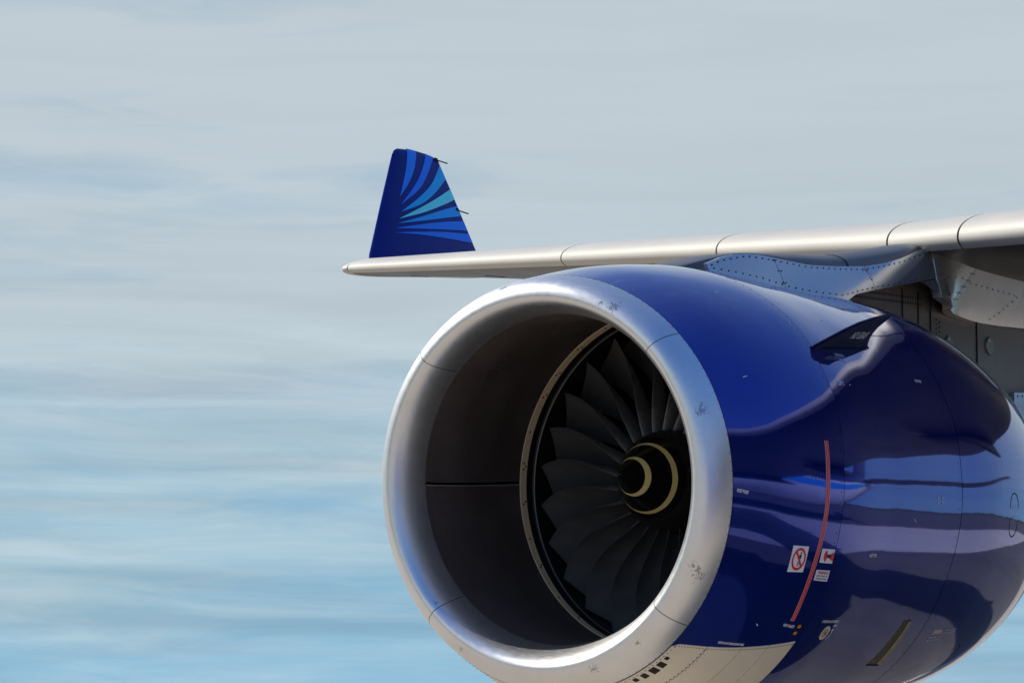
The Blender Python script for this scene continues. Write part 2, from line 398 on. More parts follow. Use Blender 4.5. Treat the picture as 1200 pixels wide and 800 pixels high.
# ------------------------------------------------------------------ inlet barrel
def bz(x): return -.083*(1-min(max((x-.263)/1.3, 0), 1)**1.3)
def btl(x): return tl(x)
def bar(x):
    t = min(max((x-.263)/(1.634-.263), 0), 1); t2 = t*t*(3-2*t)
    return 1.135 + (1.26-1.135)*t2 - .055*sin(pi*min(1, t*1.15))*(1-t)
prof = [(x, bar(x), bz(x), btl(x)) for x in (.266+i*(1.632-.266)/24 for i in range(25))]
barrel = empty('inlet_barrel', plane, OFF)
for t0, t1 in ((-88.9, 89.75), (90.25, 269.76)):
    pp = [(prof[0][0], prof[0][1]+.02, prof[0][2], prof[0][3])] + prof + [(prof[-1][0], prof[-1][1]+.02, 0, 0)]
    revolve('acoustic_panel', pp, M['barrel'], barrel, 96, th0=t0, th1=t1)
for th in (90, 270):
    mb = MB(); P = []
    for d, hh in ((-.24, .0), (-.20, -.006), (.20, -.006), (.24, .0)):
        P.append([Vector((x + k*r*cos(radians(th+d)), -(r+hh)*sin(radians(th+d)), z + (r+hh)*cos(radians(th+d)))) for x, r, z, k in prof])
    V, Fc = grid(P, 4, len(prof)); mesh('splice_strip', V, Fc, M['bright_edge'], barrel, False)
revolve('bond_edge', [(.258, 1.1335, -.083, tl(.26)), (.266, 1.1325, -.083, tl(.26)), (.272, 1.1355, -.083, tl(.26))], M['bright_edge'], barrel, 128)
# tan flange ring, its screws, rub strip, fan case
ringo = revolve('flange_ring', [(1.634, 1.262), (1.636, 1.256), (1.716, 1.256), (1.719, 1.262)], M['tan_ring'], barrel, 160)
mb = MB(); rr = random.Random(3)
for j in range(30):
    th = j*12 + rr.uniform(-2, 2); k = rr.choice((1, 2, 2, 3))
    for q in range(k):
        t = radians(th + q*1.1); x = 1.665 + .028*(q % 2) + rr.uniform(-.004, .004)
        c = Vector((x, -1.2555*sin(t), 1.2555*cos(t))); mb.disc(c, (0, sin(t), -cos(t)), .0085, 0, .003, 8)
tag(mb.build('ring_screw', [M['ink']], barrel), kind='stuff')
revolve('fan_case', [(1.7195, 1.262), (1.80, 1.262), (1.812, 1.250), (1.826, 1.250), (1.83, 1.265), (2.45, 1.265), (2.45, 1.30)], M['casing'], barrel, 128)
revolve('case_step', [(1.810, 1.2515), (1.814, 1.246), (1.824, 1.246), (1.828, 1.2515)], M['thin_metal'], barrel, 128)

# ------------------------------------------------------------------ fan
fan = empty('fan', plane, OFF)
def blade_mesh():
    nt_, nc = 16, 8; up, lo = [], []
    for i in range(nt_+1):
        t = i/nt_; r = .355 + (1.247-.355)*t
        phi0 = -radians(5*t + 7.5*sin(pi*t**.9))
        st = radians(6 + 52*t**1.0); c = .34 + .17*t
        x0 = 1.70 + .19*t - .075*sin(pi*t)
        ru, rl = [], []
        for j in range(nc+1):
            v = j/nc; cb = .20*(1-t*.35)*4*v*(1-v)*c
            ax = v*c*cos(st) - cb*sin(st)*-.6; tg = v*c*sin(st) - cb*cos(st)
            th = .5*(.030-.018*t)*(sqrt(v)*1.6*(1-v)+.10)
            for sgn, row in ((1, ru), (-1, rl)):
                xx = x0 + ax + sgn*th*sin(st); ph = phi0 + (tg - sgn*th*cos(st))/r
                row.append(Vector((xx, r*sin(ph), r*cos(ph))))
        up.append(ru); lo.append(rl)
    V, F1 = grid(up, nt_+1, nc+1); V2, F2 = grid(lo, nt_+1, nc+1, flip=True); n = len(V); V += V2
    Fc = F1 + [tuple(i+n for i in f) for f in F2]; w = nc+1
    for i in range(nt_):
        for j in (0, nc):
            a, b = i*w+j, (i+1)*w+j; Fc.append((a, a+n, b+n, b) if j == 0 else (a, b, b+n, a+n))
    for i in (0, nt_):
        for j in range(nc):
            a, b = i*w+j, i*w+j+1; Fc.append((a, b, b+n, a+n) if i == 0 else (a, a+n, b+n, b))
    return V, Fc
V, Fc = blade_mesh()
b0 = mesh('fan_blade', V, Fc, M['blade'], fan, True, sharp=50)
NB = 26
for k in range(NB):
    b = b0 if k == 0 else b0.copy()
    if k: COL.objects.link(b); b.parent = fan
    b.rotation_euler = (-2*pi*(k+.33)/NB, 0, 0)
revolve('hub_platform', [(1.50, .295), (1.53, .315), (1.62, .350), (1.75, .375), (2.15, .45)], M['hub'], fan, 64)
revolve('dark_cavity_disc', [(2.46, 1.26), (2.46, .4)], M['black'], fan, 64)  # black disc stands in for the unlit depth behind the blades
sp_prof = [(1.052, 0.0), (1.058, .008), (1.075, .022)] + [(1.075+.0235*i, .022+.0153*i*(1-.0012*i)) for i in range(1, 19)] + [(1.512, .300)]
def spr(x):
    for (a, b), (c, d) in zip(sp_prof, sp_prof[1:]):
        if x <= c: return b + (d-b)*(x-a)/(c-a)
    return sp_prof[-1][1]
revolve('spinner_cone', sp_prof, M['spinner'], fan, 96, sharp=60)
for (xc0, w, tw) in ((1.245, .042, .008), (1.428, .038, .012)):
    P = []
    for v in (0, .5, 1):
        row = []
        for j in range(97):
            t = radians(-62) + radians(304)*j/96; xc = xc0 + tw*sin(t-1.9)
            q = sin(pi*j/96)**.8
            x = xc + (v-.5)*w*q; r = spr(x) + .0015; row.append(Vector((x-.001, -r*sin(t), r*cos(t))))
        P.append(row)
    V, Fc = grid(P, 3, 97); mesh('spinner_band', V, Fc, M['gold'], fan, True)

# ------------------------------------------------------------------ markings on the cowl
def on_cowl(s0, th0, ang=0):
    """local (u right/aft, v up) in metres to a cowl point"""
    ca, sa = cos(radians(ang)), sin(radians(ang))
    def fn(u, v, h):
        s = s0 + u*ca - v*sa; w = u*sa + v*ca
        return NS(s, th0 - math.degrees(w/nr(s)), h)
    return fn
def quad_map(c):
    """c: tl,tr,br,bl in (s,th); (u,v) in 0..1, v up"""
    def fn(u, v, h):
        w = 1-v
        s = (c[0][0]*(1-u)+c[1][0]*u)*(1-w) + (c[3][0]*(1-u)+c[2][0]*u)*w
        th = (c[0][1]*(1-u)+c[1][1]*u)*(1-w) + (c[3][1]*(1-u)+c[2][1]*u)*w
        return NS(s, th, h)
    return fn
def text_geo(body, size=1.0, bold=.0, shear=0):
    cu = bpy.data.curves.new('t', 'FONT'); cu.body = body; cu.size = size; cu.align_x = 'CENTER'; cu.align_y = 'CENTER'; cu.offset = bold; cu.resolution_u = 2; cu.shear = shear
    o = bpy.data.objects.new('t', cu); COL.objects.link(o)
    dg = bpy.context.evaluated_depsgraph_get(); me = bpy.data.meshes.new_from_object(o.evaluated_get(dg))
    V = [(v.co.x, v.co.y) for v in me.vertices]; Fc = [tuple(p.vertices) for p in me.polygons]
    bpy.data.objects.remove(o); bpy.data.meshes.remove(me); bpy.data.curves.remove(cu)
    xs = [v[0] for v in V]; ys = [v[1] for v in V]
    return V, Fc, (min(xs), max(xs), min(ys), max(ys))
def put_text(mb, body, fn, cx, cy, w, h, m=0, lift=.002, bold=.02):
    V, Fc, (a, b, c, d) = text_geo(body, 1.0, bold)
    mb.add([fn(cx + ((x-a)/(b-a)-.5)*w, cy + ((y-c)/(d-c)-.5)*h, lift) for x, y in V], Fc, m)
def plate(mb, fn, u0, u1, v0, v1, h1, m=0, n=6, h0=-.001):
    P = [[fn(u0+(u1-u0)*i/n, v0+(v1-v0)*j/n, h1) for j in range(n+1)] for i in range(n+1)]
    V, Fc = grid(P, n+1, n+1); mb.add(V, Fc, m)
    per = [(i, 0) for i in range(n)] + [(n, j) for j in range(n)] + [(n-i, n) for i in range(n)] + [(0, n-j) for j in range(n)]
    k = len(per); A = [fn(u0+(u1-u0)*i/n, v0+(v1-v0)*j/n, h1) for i, j in per]; B = [fn(u0+(u1-u0)*i/n, v0+(v1-v0)*j/n, h0) for i, j in per]
    mb.add(A+B, [(i, (i+1) % k, (i+1) % k+k, i+k) for i in range(k)], m)
def ring(mb, fn, cx, cy, rx, ry, t, h, m, k=40, a0=0, a1=360):
    V = []; n = k+1
    for i in range(n):
        a = radians(a0+(a1-a0)*i/k); V += [fn(cx+rx*cos(a), cy+ry*sin(a), h), fn(cx+(rx-t)*cos(a), cy+(ry-t*ry/rx)*sin(a), h)]
    mb.add(V, [(2*i, 2*i+1, 2*i+3, 2*i+2) for i in range(k)], m)
def poly(mb, fn, pts, h, m): mb.add([fn(a, b, h) for a, b in pts], [tuple(range(len(pts)))], m)

# red hazard line
mb = MB(); line = [(1.131, 79.2), (1.11, 86), (1.096, 94.4), (1.078, 102), (1.063, 109.9), (1.064, 117), (1.077, 123.5)]
def ls(th): return spline([a[1] for a in line], [a[0] for a in line], th)
n = 60
for off, hw, hh, m in ((0, .021, .0014, 0), (-.0095, .0075, .0024, 1), (.0095, .0075, .0024, 1)):
    P = [[NS(ls(79.2+44.3*j/n)+off+d, 79.2+44.3*j/n, hh) for j in range(n+1)] for d in (-hw, 0, hw)]
    V, Fc = grid(P, 3, n+1); mb.add(V, Fc, m)
mb.build('hazard_line', [M['pink'], M['red']], inlet_cowl, True)
SGN = [M['white'], M['red'], M['ink'], M['grey_ink']]
# sign: no person
fn = quad_map([(.799, 105.1), (.958, 104.8), (.963, 111.1), (.803, 111.7)]); mb = MB()
plate(mb, fn, 0, 1, 0, 1, .002, 0)
ring(mb, fn, .5, .5, .43, .43, .095, .0045, 1)
for k in range(6):
    a, b = k/6, (k+1)/6; x0, y0, x1, y1 = .24, .80, .76, .20
    p = lambda t, s: (x0+(x1-x0)*t + s*.034, y0+(y1-y0)*t + s*.030)
    poly(mb, fn, [p(a, -1), p(b, -1), p(b, 1), p(a, 1)], .0055, 1)
ring(mb, fn, .58, .74, .045, .040, .044, .0035, 2, 12)
poly(mb, fn, [(.49, .68), (.64, .68), (.62, .52), (.50, .50)], .0035, 2)
poly(mb, fn, [(.50, .50), (.60, .52), (.56, .34), (.55, .22), (.47, .22), (.47, .34)], .0035, 3)
mb.build('warning_sign', SGN, inlet_cowl, label=None) if False else tag(mb.build('warning_sign', SGN, inlet_cowl), 'white plate with a red ring crossing out a standing person')
# sign: engine hazard zone
fn = quad_map([(1.111, 104.8), (1.259, 104.7), (1.261, 108.1), (1.113, 108.2)]); mb = MB()
plate(mb, fn, 0, 1, 0, 1, .002, 0)
arc = [(.42+.22*cos(radians(a))*1.0, .5+.42*sin(radians(a))) for a in range(100, 261, 16)]
poly(mb, fn, arc + [(.46, .35), (.44, .5), (.46, .65)], .0035, 1)
poly(mb, fn, [(.38, .62), (.60, .62), (.60, .38), (.38, .38)], .0035, 1)
poly(mb, fn, [(.58, .60), (.98, .82), (.98, .16), (.58, .40)], .0035, 1)
poly(mb, fn, [(.42, .56), (.50, .64), (.74, .60), (.80, .48), (.72, .40), (.50, .38), (.42, .46)], .005, 2)
tag(mb.build('warning_sign', SGN, inlet_cowl), 'small white plate with a red engine hazard zone symbol')
# sign: warning text
fn = quad_map([(1.108, 110.0), (1.262, 109.8), (1.267, 112.5), (1.111, 112.6)]); mb = MB()
plate(mb, fn, 0, 1, 0, 1, .002, 0)
put_text(mb, 'WARNING', fn, .5, .77, .80, .27, 1, .0035, .03); put_text(mb, 'KEEP CLEAR OF', fn, .5, .46, .82, .14, 2, .0035); put_text(mb, 'HAZARD AREA', fn, .5, .20, .82, .14, 2, .0035)
tag(mb.build('warning_sign', SGN, inlet_cowl), 'small white plate with red and black warning words')
# small stencils
def stencil(lines, s, th, w, h, mats, parent, ang=0, lead=1.5, bold=.03):
    mb = MB(); fn = on_cowl(s, th, ang)
    for i, (t, wi) in enumerate(lines): put_text(mb, t, fn, 0, -i*h*lead, wi*w, h, 0, .002, bold)
    return mb.build('stencil_lettering', mats, parent)
stencil([('HOIST POINT', 1)], .285, 93.8, .10, .024, [M['white']], inlet_cowl, -4)
stencil([('HOT AIR', 1)], 1.815, 105.8, .11, .026, [M['white']], fan_cowl)
stencil([('VENT INLETS', 1)], 1.07, 124.9, .13, .022, [M['white']], inlet_cowl)
stencil([('NOTE: DO NOT COVER OR PAINT PANEL', 1)], .64, 133.5, .235, .020, [M['white']], inlet_cowl, 11)
stencil([('STARTER VALVE OVERRIDE', 1)], 1.555, 122.7, .235, .022, [M['white']], fan_cowl)
stencil([('OPEN', 1)], 1.655, 123.9, .05, .020, [M['white']], fan_cowl)
stencil([('NO STEP OUTSIDE', 1), ('THIS AREA', .7)], 1.80, 55.2, .14, .028, [M['pale']], fan_cowl, 0)
stencil([('NO STEP', 1)], 2.965, 59.2, .11, .026, [M['white']], fan_cowl)
stencil([('LIFT', 1)], 1.565, 63.9, .10, .035, [M['pale']], fan_cowl)
for s_ in (2.78, 2.86):
    for t_ in (91.0, 92.2): stencil([('E', 1)], s_, t_, .035, .018, [M['pale']], fan_cowl)
mb = MB(); fn = on_cowl(3.60, 129.4, 0)
plate(mb, fn, -.18, -.03, .02, .055, .0015, 0, 2); mb.build('warning_sign', [M['pink']], rev_cowl); mb = MB()
for i, (a, b) in enumerate(((.02, .22), (.0, .20), (-.20, .05), (-.21, .03))):
    put_text(mb, 'KEEP HANDS AWAY FROM LATCH'[:18], fn, (a+b)/2, .045-.028*i, b-a, .014, 0, .002)
mb.build('stencil_lettering', [M['white'], M['pink']], rev_cowl)
# little marks on the painted skin: chips and rivet dimples
mb = MB(); rr = random.Random(11)
for s, th in ((2.02, 42.2), (1.396, 46), (2.2, 56.5), (.95, 33), (.52, 63), (.75, 126.5), (2.4, 97), (1.7, 64)):
    fn = on_cowl(s, th, rr.uniform(-40, 40)); l = rr.uniform(.012, .03)
    poly(mb, fn, [(-l, -.003), (-l*.2, -.005), (l, -.002), (l*.7, .004), (-l*.5, .003)], .0012, 0)
tag(mb.build('paint_chip', [M['pale']], fan_cowl), kind='stuff')
mb = MB(); mb2 = MB()
for j in range(150):
    th = j*2.4
    for q, f0, d in ((mb, sE, -.035), (mb2, sD, -.04)):
        s_ = f0(th)+d; p = NS(s_, th, 0.0); q.disc(p, NN(s_, th), .005, 0, .0008, 6)
tag(mb.build('cowl_fastener', [M['navy_flat']], inlet_cowl), kind='stuff'); tag(mb2.build('cowl_fastener', [M['navy_flat']], fan_cowl), kind='stuff')
# orange drain marks, round valve cap with arrow
for s, th in ((1.188, 124.6), (1.186, 126.5)):
    mb = MB(); fn = on_cowl(s, th); ring(mb, fn, 0, 0, .028, .020, .0275, .001, 1, 16); ring(mb, fn, 0, 0, .021, .014, .0205, .003, 0, 16); mb.build('drain_spot', [M['orange'], M['ink']], inlet_cowl)
mb = MB(); fn = on_cowl(1.564, 125.9)
ring(mb, fn, 0, 0, .052, .058, .0515, .002, 0, 28); ring(mb, fn, 0, 0, .050, .056, .005, .006, 0, 28); ring(mb, fn, 0, 0, .030, .032, .006, .004, 1, 20); ring(mb, fn, 0, 0, .012, .013, .0118, .006, 1, 12)
mb.build('valve_cap', [M['tan'], M['vent']], fan_cowl)
mb = MB(); fn = on_cowl(1.65, 126.2)
ring(mb, fn, -.06, .0, .075, .06, .008, .002, 0, 14, -55, 30); poly(mb, fn, [(-.012, .022), (.018, .022), (.004, .055)], .002, 0)
mb.build('arrow_mark', [M['white']], fan_cowl)
# long oval access door on the reverser cowl: recessed ring line
def outline_ring(name, fn, a, b, w, h, mat, parent, k=48, mats=None):
    mb = MB(); ring(mb, fn, 0, 0, a, b, w, h, 0, k); return mb.build(name, [mat], parent)
mb = MB(); fn = on_cowl(4.245, 95.3)
def stadium(a, b, k=10):
    r = a; L = b-a; pts = []
    for i in range(k+1): t = pi*i/k; pts.append((r*cos(t), L + r*sin(t)))
    for i in range(k+1): t = pi+pi*i/k; pts.append((r*cos(t), -L + r*sin(t)))
    return pts
o_, i_ = stadium(.098, .175), stadium(.088, .165); n = len(o_)
mb.add([fn(a, b, .001) for a, b in o_] + [fn(a, b, .001) for a, b in i_], [(j, (j+1) % n, (j+1) % n+n, j+n) for j in range(n)], 0)
for i, (w, y) in enumerate(((.07, .06), (.07, -.01), (.05, -.03), (.04, -.05))): put_text(mb, ('OIL TANK', 'ACCESS', 'CHECK', 'OIL')[i], fn, -.01, y, w, .013, 1, .002)
mb.build('access_door', [M['black'], M['white']], rev_cowl)
mb = MB(); fn = on_cowl(4.13, 143.5, -28); o_, i_ = stadium(.09, .26), stadium(.082, .252)
mb.add([fn(a, b, .001) for a, b in o_] + [fn(a, b, .001) for a, b in i_], [(j, (j+1) % n, (j+1) % n+n, j+n) for j in range(n)], 0)
mb.build('access_door', [M['black']], rev_cowl)
# drain vent slot near the bottom of the fan cowl
mb = MB(); vs = [(2.755, 123.0), (2.872, 123.6), (2.893, 138.0), (2.672, 137.5)]; fn = quad_map(vs)
plate(mb, fn, .0, .66, .0, 1, .0015, 0, 8); plate(mb, fn, .70, 1.0, .02, .98, .012, 1, 8); plate(mb, fn, .65, .70, 0, 1, .002, 2, 8)
plate(mb, fn, 0, .98, -.045, .0, .002, 2, 4); plate(mb, fn, .55, .95, 1.0, 1.02, .002, 2, 4)
ring(mb, fn, .25, .08, .10, .025, .02, .003, 1, 16)
mb.build('drain_vent', [M['vent'], M['vent_edge'], M['black']], fan_cowl)

# bare tan panels under the inlet cowl
TT = [(.205, 140.8), (.243, 139.2), (.36, 137.9), (.478, 136.6), (.65, 134.7), (.838, 132.7), (1.05, 130.6), (1.262, 128.6)]
def tan_top(s):
    for (a, b), (c, d) in zip(TT, TT[1:]):
        if s <= c: return b + (d-b)*(s-a)/(c-a)
    return TT[-1][1]
def tan_panel(s0, s1, ns, name='belly_panel'):
    P = []; n = 40; g = .003
    for i in range(-1, ns+2):
        k = min(max(i, 0), ns); s = s0+g+(s1-s0-2*g)*k/ns; h = .004 if 0 <= i <= ns else -.002
        t0 = tan_top(s)
        P.append([NS(s, t0-.05, -.002)] + [NS(s, t0+(360-2*t0)*j/n, h) for j in range(n+1)] + [NS(s, 360-t0+.05, -.002)])
    V, Fc = grid(P, ns+3, n+3); return mesh(name, V, Fc, M['tan'], inlet_cowl, True, sharp=30)
tan_panel(.205, .475, 6); tan_panel(.475, .76, 6); tan_panel(.76, 1.0, 6); tan_panel(1.0, 1.255, 6)
mb = MB()
def riv(s, th, r=.0045, h=.0045): p = NS(s, th, h); mb.disc(p, NN(s, th), r, 0, .0015, 6)
for i in range(44):
    s = .235 + 1.0*i/43; riv(s, tan_top(s)+.65)
for j in range(60):
    th = 139+j*1.4; riv(.228, th); riv(.468, th-1, .0055); riv(.486, th-1.5, .003)
for j in range(50): riv(1.243, 130+j*2, .003)
for j in range(46): riv(.765, 135+j*2, .002); riv(1.005, 133+j*2, .002)
tag(mb.build('belly_rivet', [M['rivet']], inlet_cowl), kind='stuff')
for (a0, a1, w) in ((144.2, 145.3, .035), (146.5, 148.3, .07), (149.2, 151.3, .075), (152.6, 154.2, .062), (155.6, 156.9, .045), (160, 161.2, .04)):
    mb = MB(); fn = quad_map([(.245, a0), (.245+w, a0), (.245+w, a1), (.245, a1)]); plate(mb, fn, 0, 1, 0, 1, .0065, 0, 2)
    mb.build('cooling_slot', [M['black']], inlet_cowl)

# ------------------------------------------------------------------ strake
TH = 52.0
sa = Vector((1.435, -1.35679, .85951)); s1 = Vector((.99206, .06951, .10485)); s2 = Vector((-.0097, -.78873, .61467)); s3 = s1.cross(s2).normalized()
def spt(a, h, k): return sa + s1*a + s2*h + s3*k
out = [(-.02, -.10), (-.02, -.02), (.0, .012), (.059, .061), (.15, .125), (.241, .192), (.385, .270), (.578, .332), (.70, .354), (.815, .368), (.825, .345), (.805, .297), (.79, .241), (.81, .176), (.855, .112), (.92, .055), (.985, .010), (1.0, -.10)]
strake = empty('strake', plane, OFF)
mb = MB(); n = len(out); cx_, ch_ = .52, .12
V = [spt(x, h, 0) for x, h in out]
inn = [(x+(cx_-x)*.09, h+(ch_-h)*.09) for x, h in out]
V += [spt(x, h, .013) for x, h in inn] + [spt(x, h, -.013) for x, h in inn]
Fc = [(i, (i+1) % n, (i+1) % n+n, i+n) for i in range(n)] + [(i+2*n, (i+1) % n+2*n, (i+1) % n, i) for i in range(n)] + [tuple(range(2*n-1, n-1, -1)), tuple(range(2*n, 3*n))]
mb.add(V, Fc); mb.build('strake_fin', [M['navy_flat']], strake)
mb = MB()       # foot of the fin, bedded on the cowl
for sg in (-1, 1):
    V = []
    for i in range(21):
        a = -.01 + 1.0*i/20
        base = sa + s1*a; th = math.degrees(math.atan2(-base.y, base.z-nz(base.x)))
        w = .020*min(1, .35+i/6)
        V += [NS(base.x, th+sg*math.degrees(w/1.67), .003), NS(base.x, th+sg*math.degrees(w/1.67), .010), NS(base.x, th, .014)]
    mb.add(V, [q for i in range(20) for q in ((3*i, 3*i+1, 3*i+4, 3*i+3), (3*i+1, 3*i+2, 3*i+5, 3*i+4))], 0)
mb.build('strake_flange', [M['navy_flat']], strake, smooth=False)
mb = MB()
V, Fq, (a, b, c, d) = text_geo('NO GRAB', 1, .008)
nl = -1 if s3.y > 0 else 1
mb.add([spt(.585 + ((x-a)/(b-a)-.5)*.26, .145 + ((y-c)/(d-c)-.5)*.074, nl*.0145) for x, y in V], Fq, 0)
mb.build('strake_lettering', [M['white']], strake)

# ------------------------------------------------------------------ wing
TANL = (13.36-5.61)/12.4
def LE(Y):
    if Y >= 0: return Vector((5.61+TANL*Y, Y, 2.375+.1435*Y))
    return Vector((5.61+TANL*Y, Y, 2.375+.112*Y))
def chord(Y):
    return 5.2-.16*Y if Y > 0 else 5.2-.34*Y
def incid(Y): return radians(1.2 if Y < 3 else 1.2-.58*(Y-3))
def naca(xc, t):
    return 5*t*(.2969*sqrt(xc)-.1260*xc-.3516*xc**2+.2843*xc**3-.1030*xc**4)
NA = 44
AX = [((1-cos(pi*i/NA))/2)**1.15 for i in range(NA+1)]
def wpt(Y, xc, side, off=0, cs=1.0):
    c = chord(Y)*cs; t = .108 if Y < 4 else .108-.030*(Y-4)/8.3
    cam_ = .012*(1-(2*xc-1)**2) - .016*(1-xc)**3
    e = 1e-3; th = naca(xc, t)
    inc = incid(Y)
    if side < 0: th *= (.74 if Y < 6 else .74+.20*min(1, (Y-6)/5))
    x, z = xc, cam_ + side*th
    if off:
        x1 = min(xc+e, 1); x0 = max(xc-e, 0)
        dz = side*(naca(x1, t)-naca(x0, t))/(x1-x0); dx = 1.0
        l = math.hypot(dx, dz); 
        nx, nz_ = -dz*side/l, 1*side/l
        x += nx*off/c; z += nz_*off/c
    L0 = LE(Y)
    return Vector((L0.x + c*(x*cos(inc) + z*sin(inc)), Y, L0.z + c*(z*cos(inc) - x*sin(inc))))
def loft(stations, fn_row, name, mat, parent, cap=True, mi_fn=None, sharp=40, smooth=True, loc=None):
    rows = [fn_row(Y) for Y in stations]; w = len(rows[0])
    V, Fc = grid(rows, len(rows), w, False, True)
    if cap: Fc += [tuple(range(w)), tuple(range(len(rows)*w-1, (len(rows)-1)*w-1, -1))]
    mi = [mi_fn(k, w) for k in range(len(Fc))] if mi_fn else None
    return mesh(name, V, Fc, mat, parent, smooth, loc, mi=mi, sharp=sharp)
def airfoil_loop(Y):
    return [wpt(Y, AX[i], 1) for i in range(NA, 0, -1)] + [wpt(Y, 0, 1)] + [wpt(Y, AX[i], -1) for i in range(1, NA+1)]
wing = empty('wing', plane, OFF)
ys = [12.25-.5*i for i in range(0, 64)] + [-19.2]
def mi_w(k, w):
    j = k % w
    if k >= (len(ys)-1)*w: return 0
    up = NA-1-j
    return 1 if (0 <= up and AX[min(up+1, NA)] < .13) or (j >= NA and AX[min(j-NA+1, NA)] < .012) else 0
loft(ys, airfoil_loop, 'wing_skin', [M['wing'], M['gapdark']], wing, mi_fn=mi_w)
UPX = [0, .0008, .003, .007, .013, .022, .034, .05, .07, .095, .12, .145]
LOX = [.0008, .003, .007, .013, .022, .034, .045]
def slat_loop(Y):
    LO = [x*(.36 if Y < .165 else .5) for x in LOX]
    outer = [wpt(Y, x, 1, .018) for x in reversed(UPX[1:])] + [wpt(Y, 0.0, 1, 0) + Vector((-.018, 0, 0))] + [wpt(Y, x, -1, .018) for x in LO]
    inner = [wpt(Y, x, -1, .002) for x in reversed(LO)] + [wpt(Y, 0, 1, 0)+Vector((-.002, 0, 0))] + [wpt(Y, x, 1, .002) for x in UPX[1:]]
    return outer + inner
G = .013
for y1, y0, nm in ((12.23, 6.08, 'slat'), (6.08, 2.89, 'slat'), (2.89, .17, 'slat'), (.17, -.78, 'leading_edge_panel'), (-.78, -5.2, 'slat'), (-5.2, -9.2, 'slat'), (-10.6, -16.6, 'slat')):
    n = max(3, int((y1-y0)/.4)); loft([y1-G-(y1-y0-2*G)*i/n for i in range(n+1)], slat_loop, nm, M['slat'], wing)
# rounded tip cap
def tip_row(Y, k):
    base = 12.265; c = chord(base); row = []
    q = sqrt(max(0, 1-k*k)); mid = .5
    for p in [wpt(base, AX[i], 1, .010) for i in range(NA, 0, -1)] + [wpt(base, 0, 1)+Vector((-.012, 0, 0))] + [wpt(base, AX[i], -1, .010) for i in range(1, NA+1)]:
        L0 = LE(base); cl = L0 + Vector((p.x-L0.x, 0, -(p.x-L0.x)*.0))
        zc = L0.z - math.tan(incid(base))*(p.x-L0.x)
        x = p.x + (L0.x + c*.62 - p.x)*(1-q)*.30
        zx = L0.z - math.tan(incid(base))*(x-L0.x)
        row.append(Vector((x, base + k*.30, zx + (p.z-zc)*(q**.55*.97+.03))))
    return row
rows = [tip_row(0, k) for k in (0, .25, .45, .62, .76, .87, .95, 1)]
V, Fc = grid(rows, len(rows), len(rows[0]), False, True); Fc += [tuple(range(len(rows[0]))), tuple(range(len(V)-1, len(V)-len(rows[0])-1, -1))]
mesh('wing_tip_cap', V, Fc, M['slat'], wing, True, sharp=50)
# small access slots under the wing
for Y, xc in ((11.2, .22), (8.95, .20), (7.55, .20), (6.9, .35), (4.2, .10)):
    p = wpt(Y, xc, -1, .003); q = wpt(Y, xc+.11, -1, .003); mb = MB(); d = (q-p)
    mb.box((p+q)/2, d/2, Vector((0, .011, .002)), Vector((0, 0, .004))); mb.build('hinge_slot', [M['gapdark']], wing)
# flap track fairings
for Y in (5.4, -3.2, -7.2, -12.5):
    P = []; c = chord(Y)
    for i in range(13):
        t = i/12; r = .17*sin(pi*min(1, t*1.02))**.6 + .002; x = .55+.62*t
        b0_ = wpt(Y, min(x, 1), -1); ctr = Vector((LE(Y).x+c*x, Y, b0_.z - .13 - .10*t))
        P.append([ctr + Vector((0, r*.7*sin(a), r*cos(a)*1.3)) for a in (2*pi*j/14 for j in range(14))])
    V, Fc = grid(P, 13, 14, False, True); mesh('flap_track_fairing', V, Fc, M['wing'], wing, True)

# ------------------------------------------------------------------ winglet
C20 = radians(20); wo = Vector((13.0, 12.2, 4.2)); wup = Vector((0, sin(C20), cos(C20))); wn = Vector((0, -cos(C20), sin(C20)))   # wn faces the fuselage side
def wl(a, b, h=0): return wo + Vector((a, 0, 0)) + wup*b + wn*h
winglet = empty('winglet', plane, OFF)
le_ = [(-.35, .66), (.097, .722), (1.081, 1.42), (1.9, 2.010), (2.06, 2.128), (2.116, 2.248)]   # (height, x)
te_ = [(-.35, 3.90), (.097, 3.72), (.642, 3.552), (1.549, 3.379), (1.9, 3.30), (2.06, 3.262), (2.105, 3.245)]
def itp(tab, x):
    for (a, b), (c, d) in zip(tab, tab[1:]):
        if x <= c: return b + (d-b)*(x-a)/(c-a)
    return tab[-1][1]
rows = []
hs = [-.35+.1*i for i in range(0, 24)] + [2.0, 2.05, 2.09, 2.11]
def top_h(a):   # curved top edge of the winglet
    T = [(2.12, 2.05), (2.248, 2.116), (2.495, 2.144), (2.714, 2.163), (2.951, 2.157), (3.129, 2.135), (3.25, 2.098)]
    return itp([(p, q) for p, q in T], a)
nx_ = 26
XS = [((1-cos(pi*i/nx_))/2) for i in range(nx_+1)]
for k, b in enumerate([.06+.1*i for i in range(0, 20)] + [2.0]):
    x0, x1 = itp(le_, b), itp(te_, b); c = x1-x0; row = []
    for side in (1, -1):
        rng_ = range(nx_, -1, -1) if side == 1 else range(1, nx_)
        for i in rng_:
            row.append(wl(x0+c*XS[i], max(b, .06+.058*c*XS[i]), side*naca(XS[i], .085)*c*.8))
    rows.append(row)
tops = []
for f_ in (.7, .95, 1.0):
    row = []; x0 = itp(le_, 2.0)+.06*f_; x1 = 3.27; c = x1-x0
    for side in (1, -1):
        for i in (range(nx_, -1, -1) if side == 1 else range(1, nx_)):
            x = x0+c*XS[i]; hb = 2.0 + (top_h(x)-2.0)*f_
            row.append(wl(x, hb, side*naca(XS[i], .085)*c*.8*(1-f_**3*.96)))
    rows.append(row)
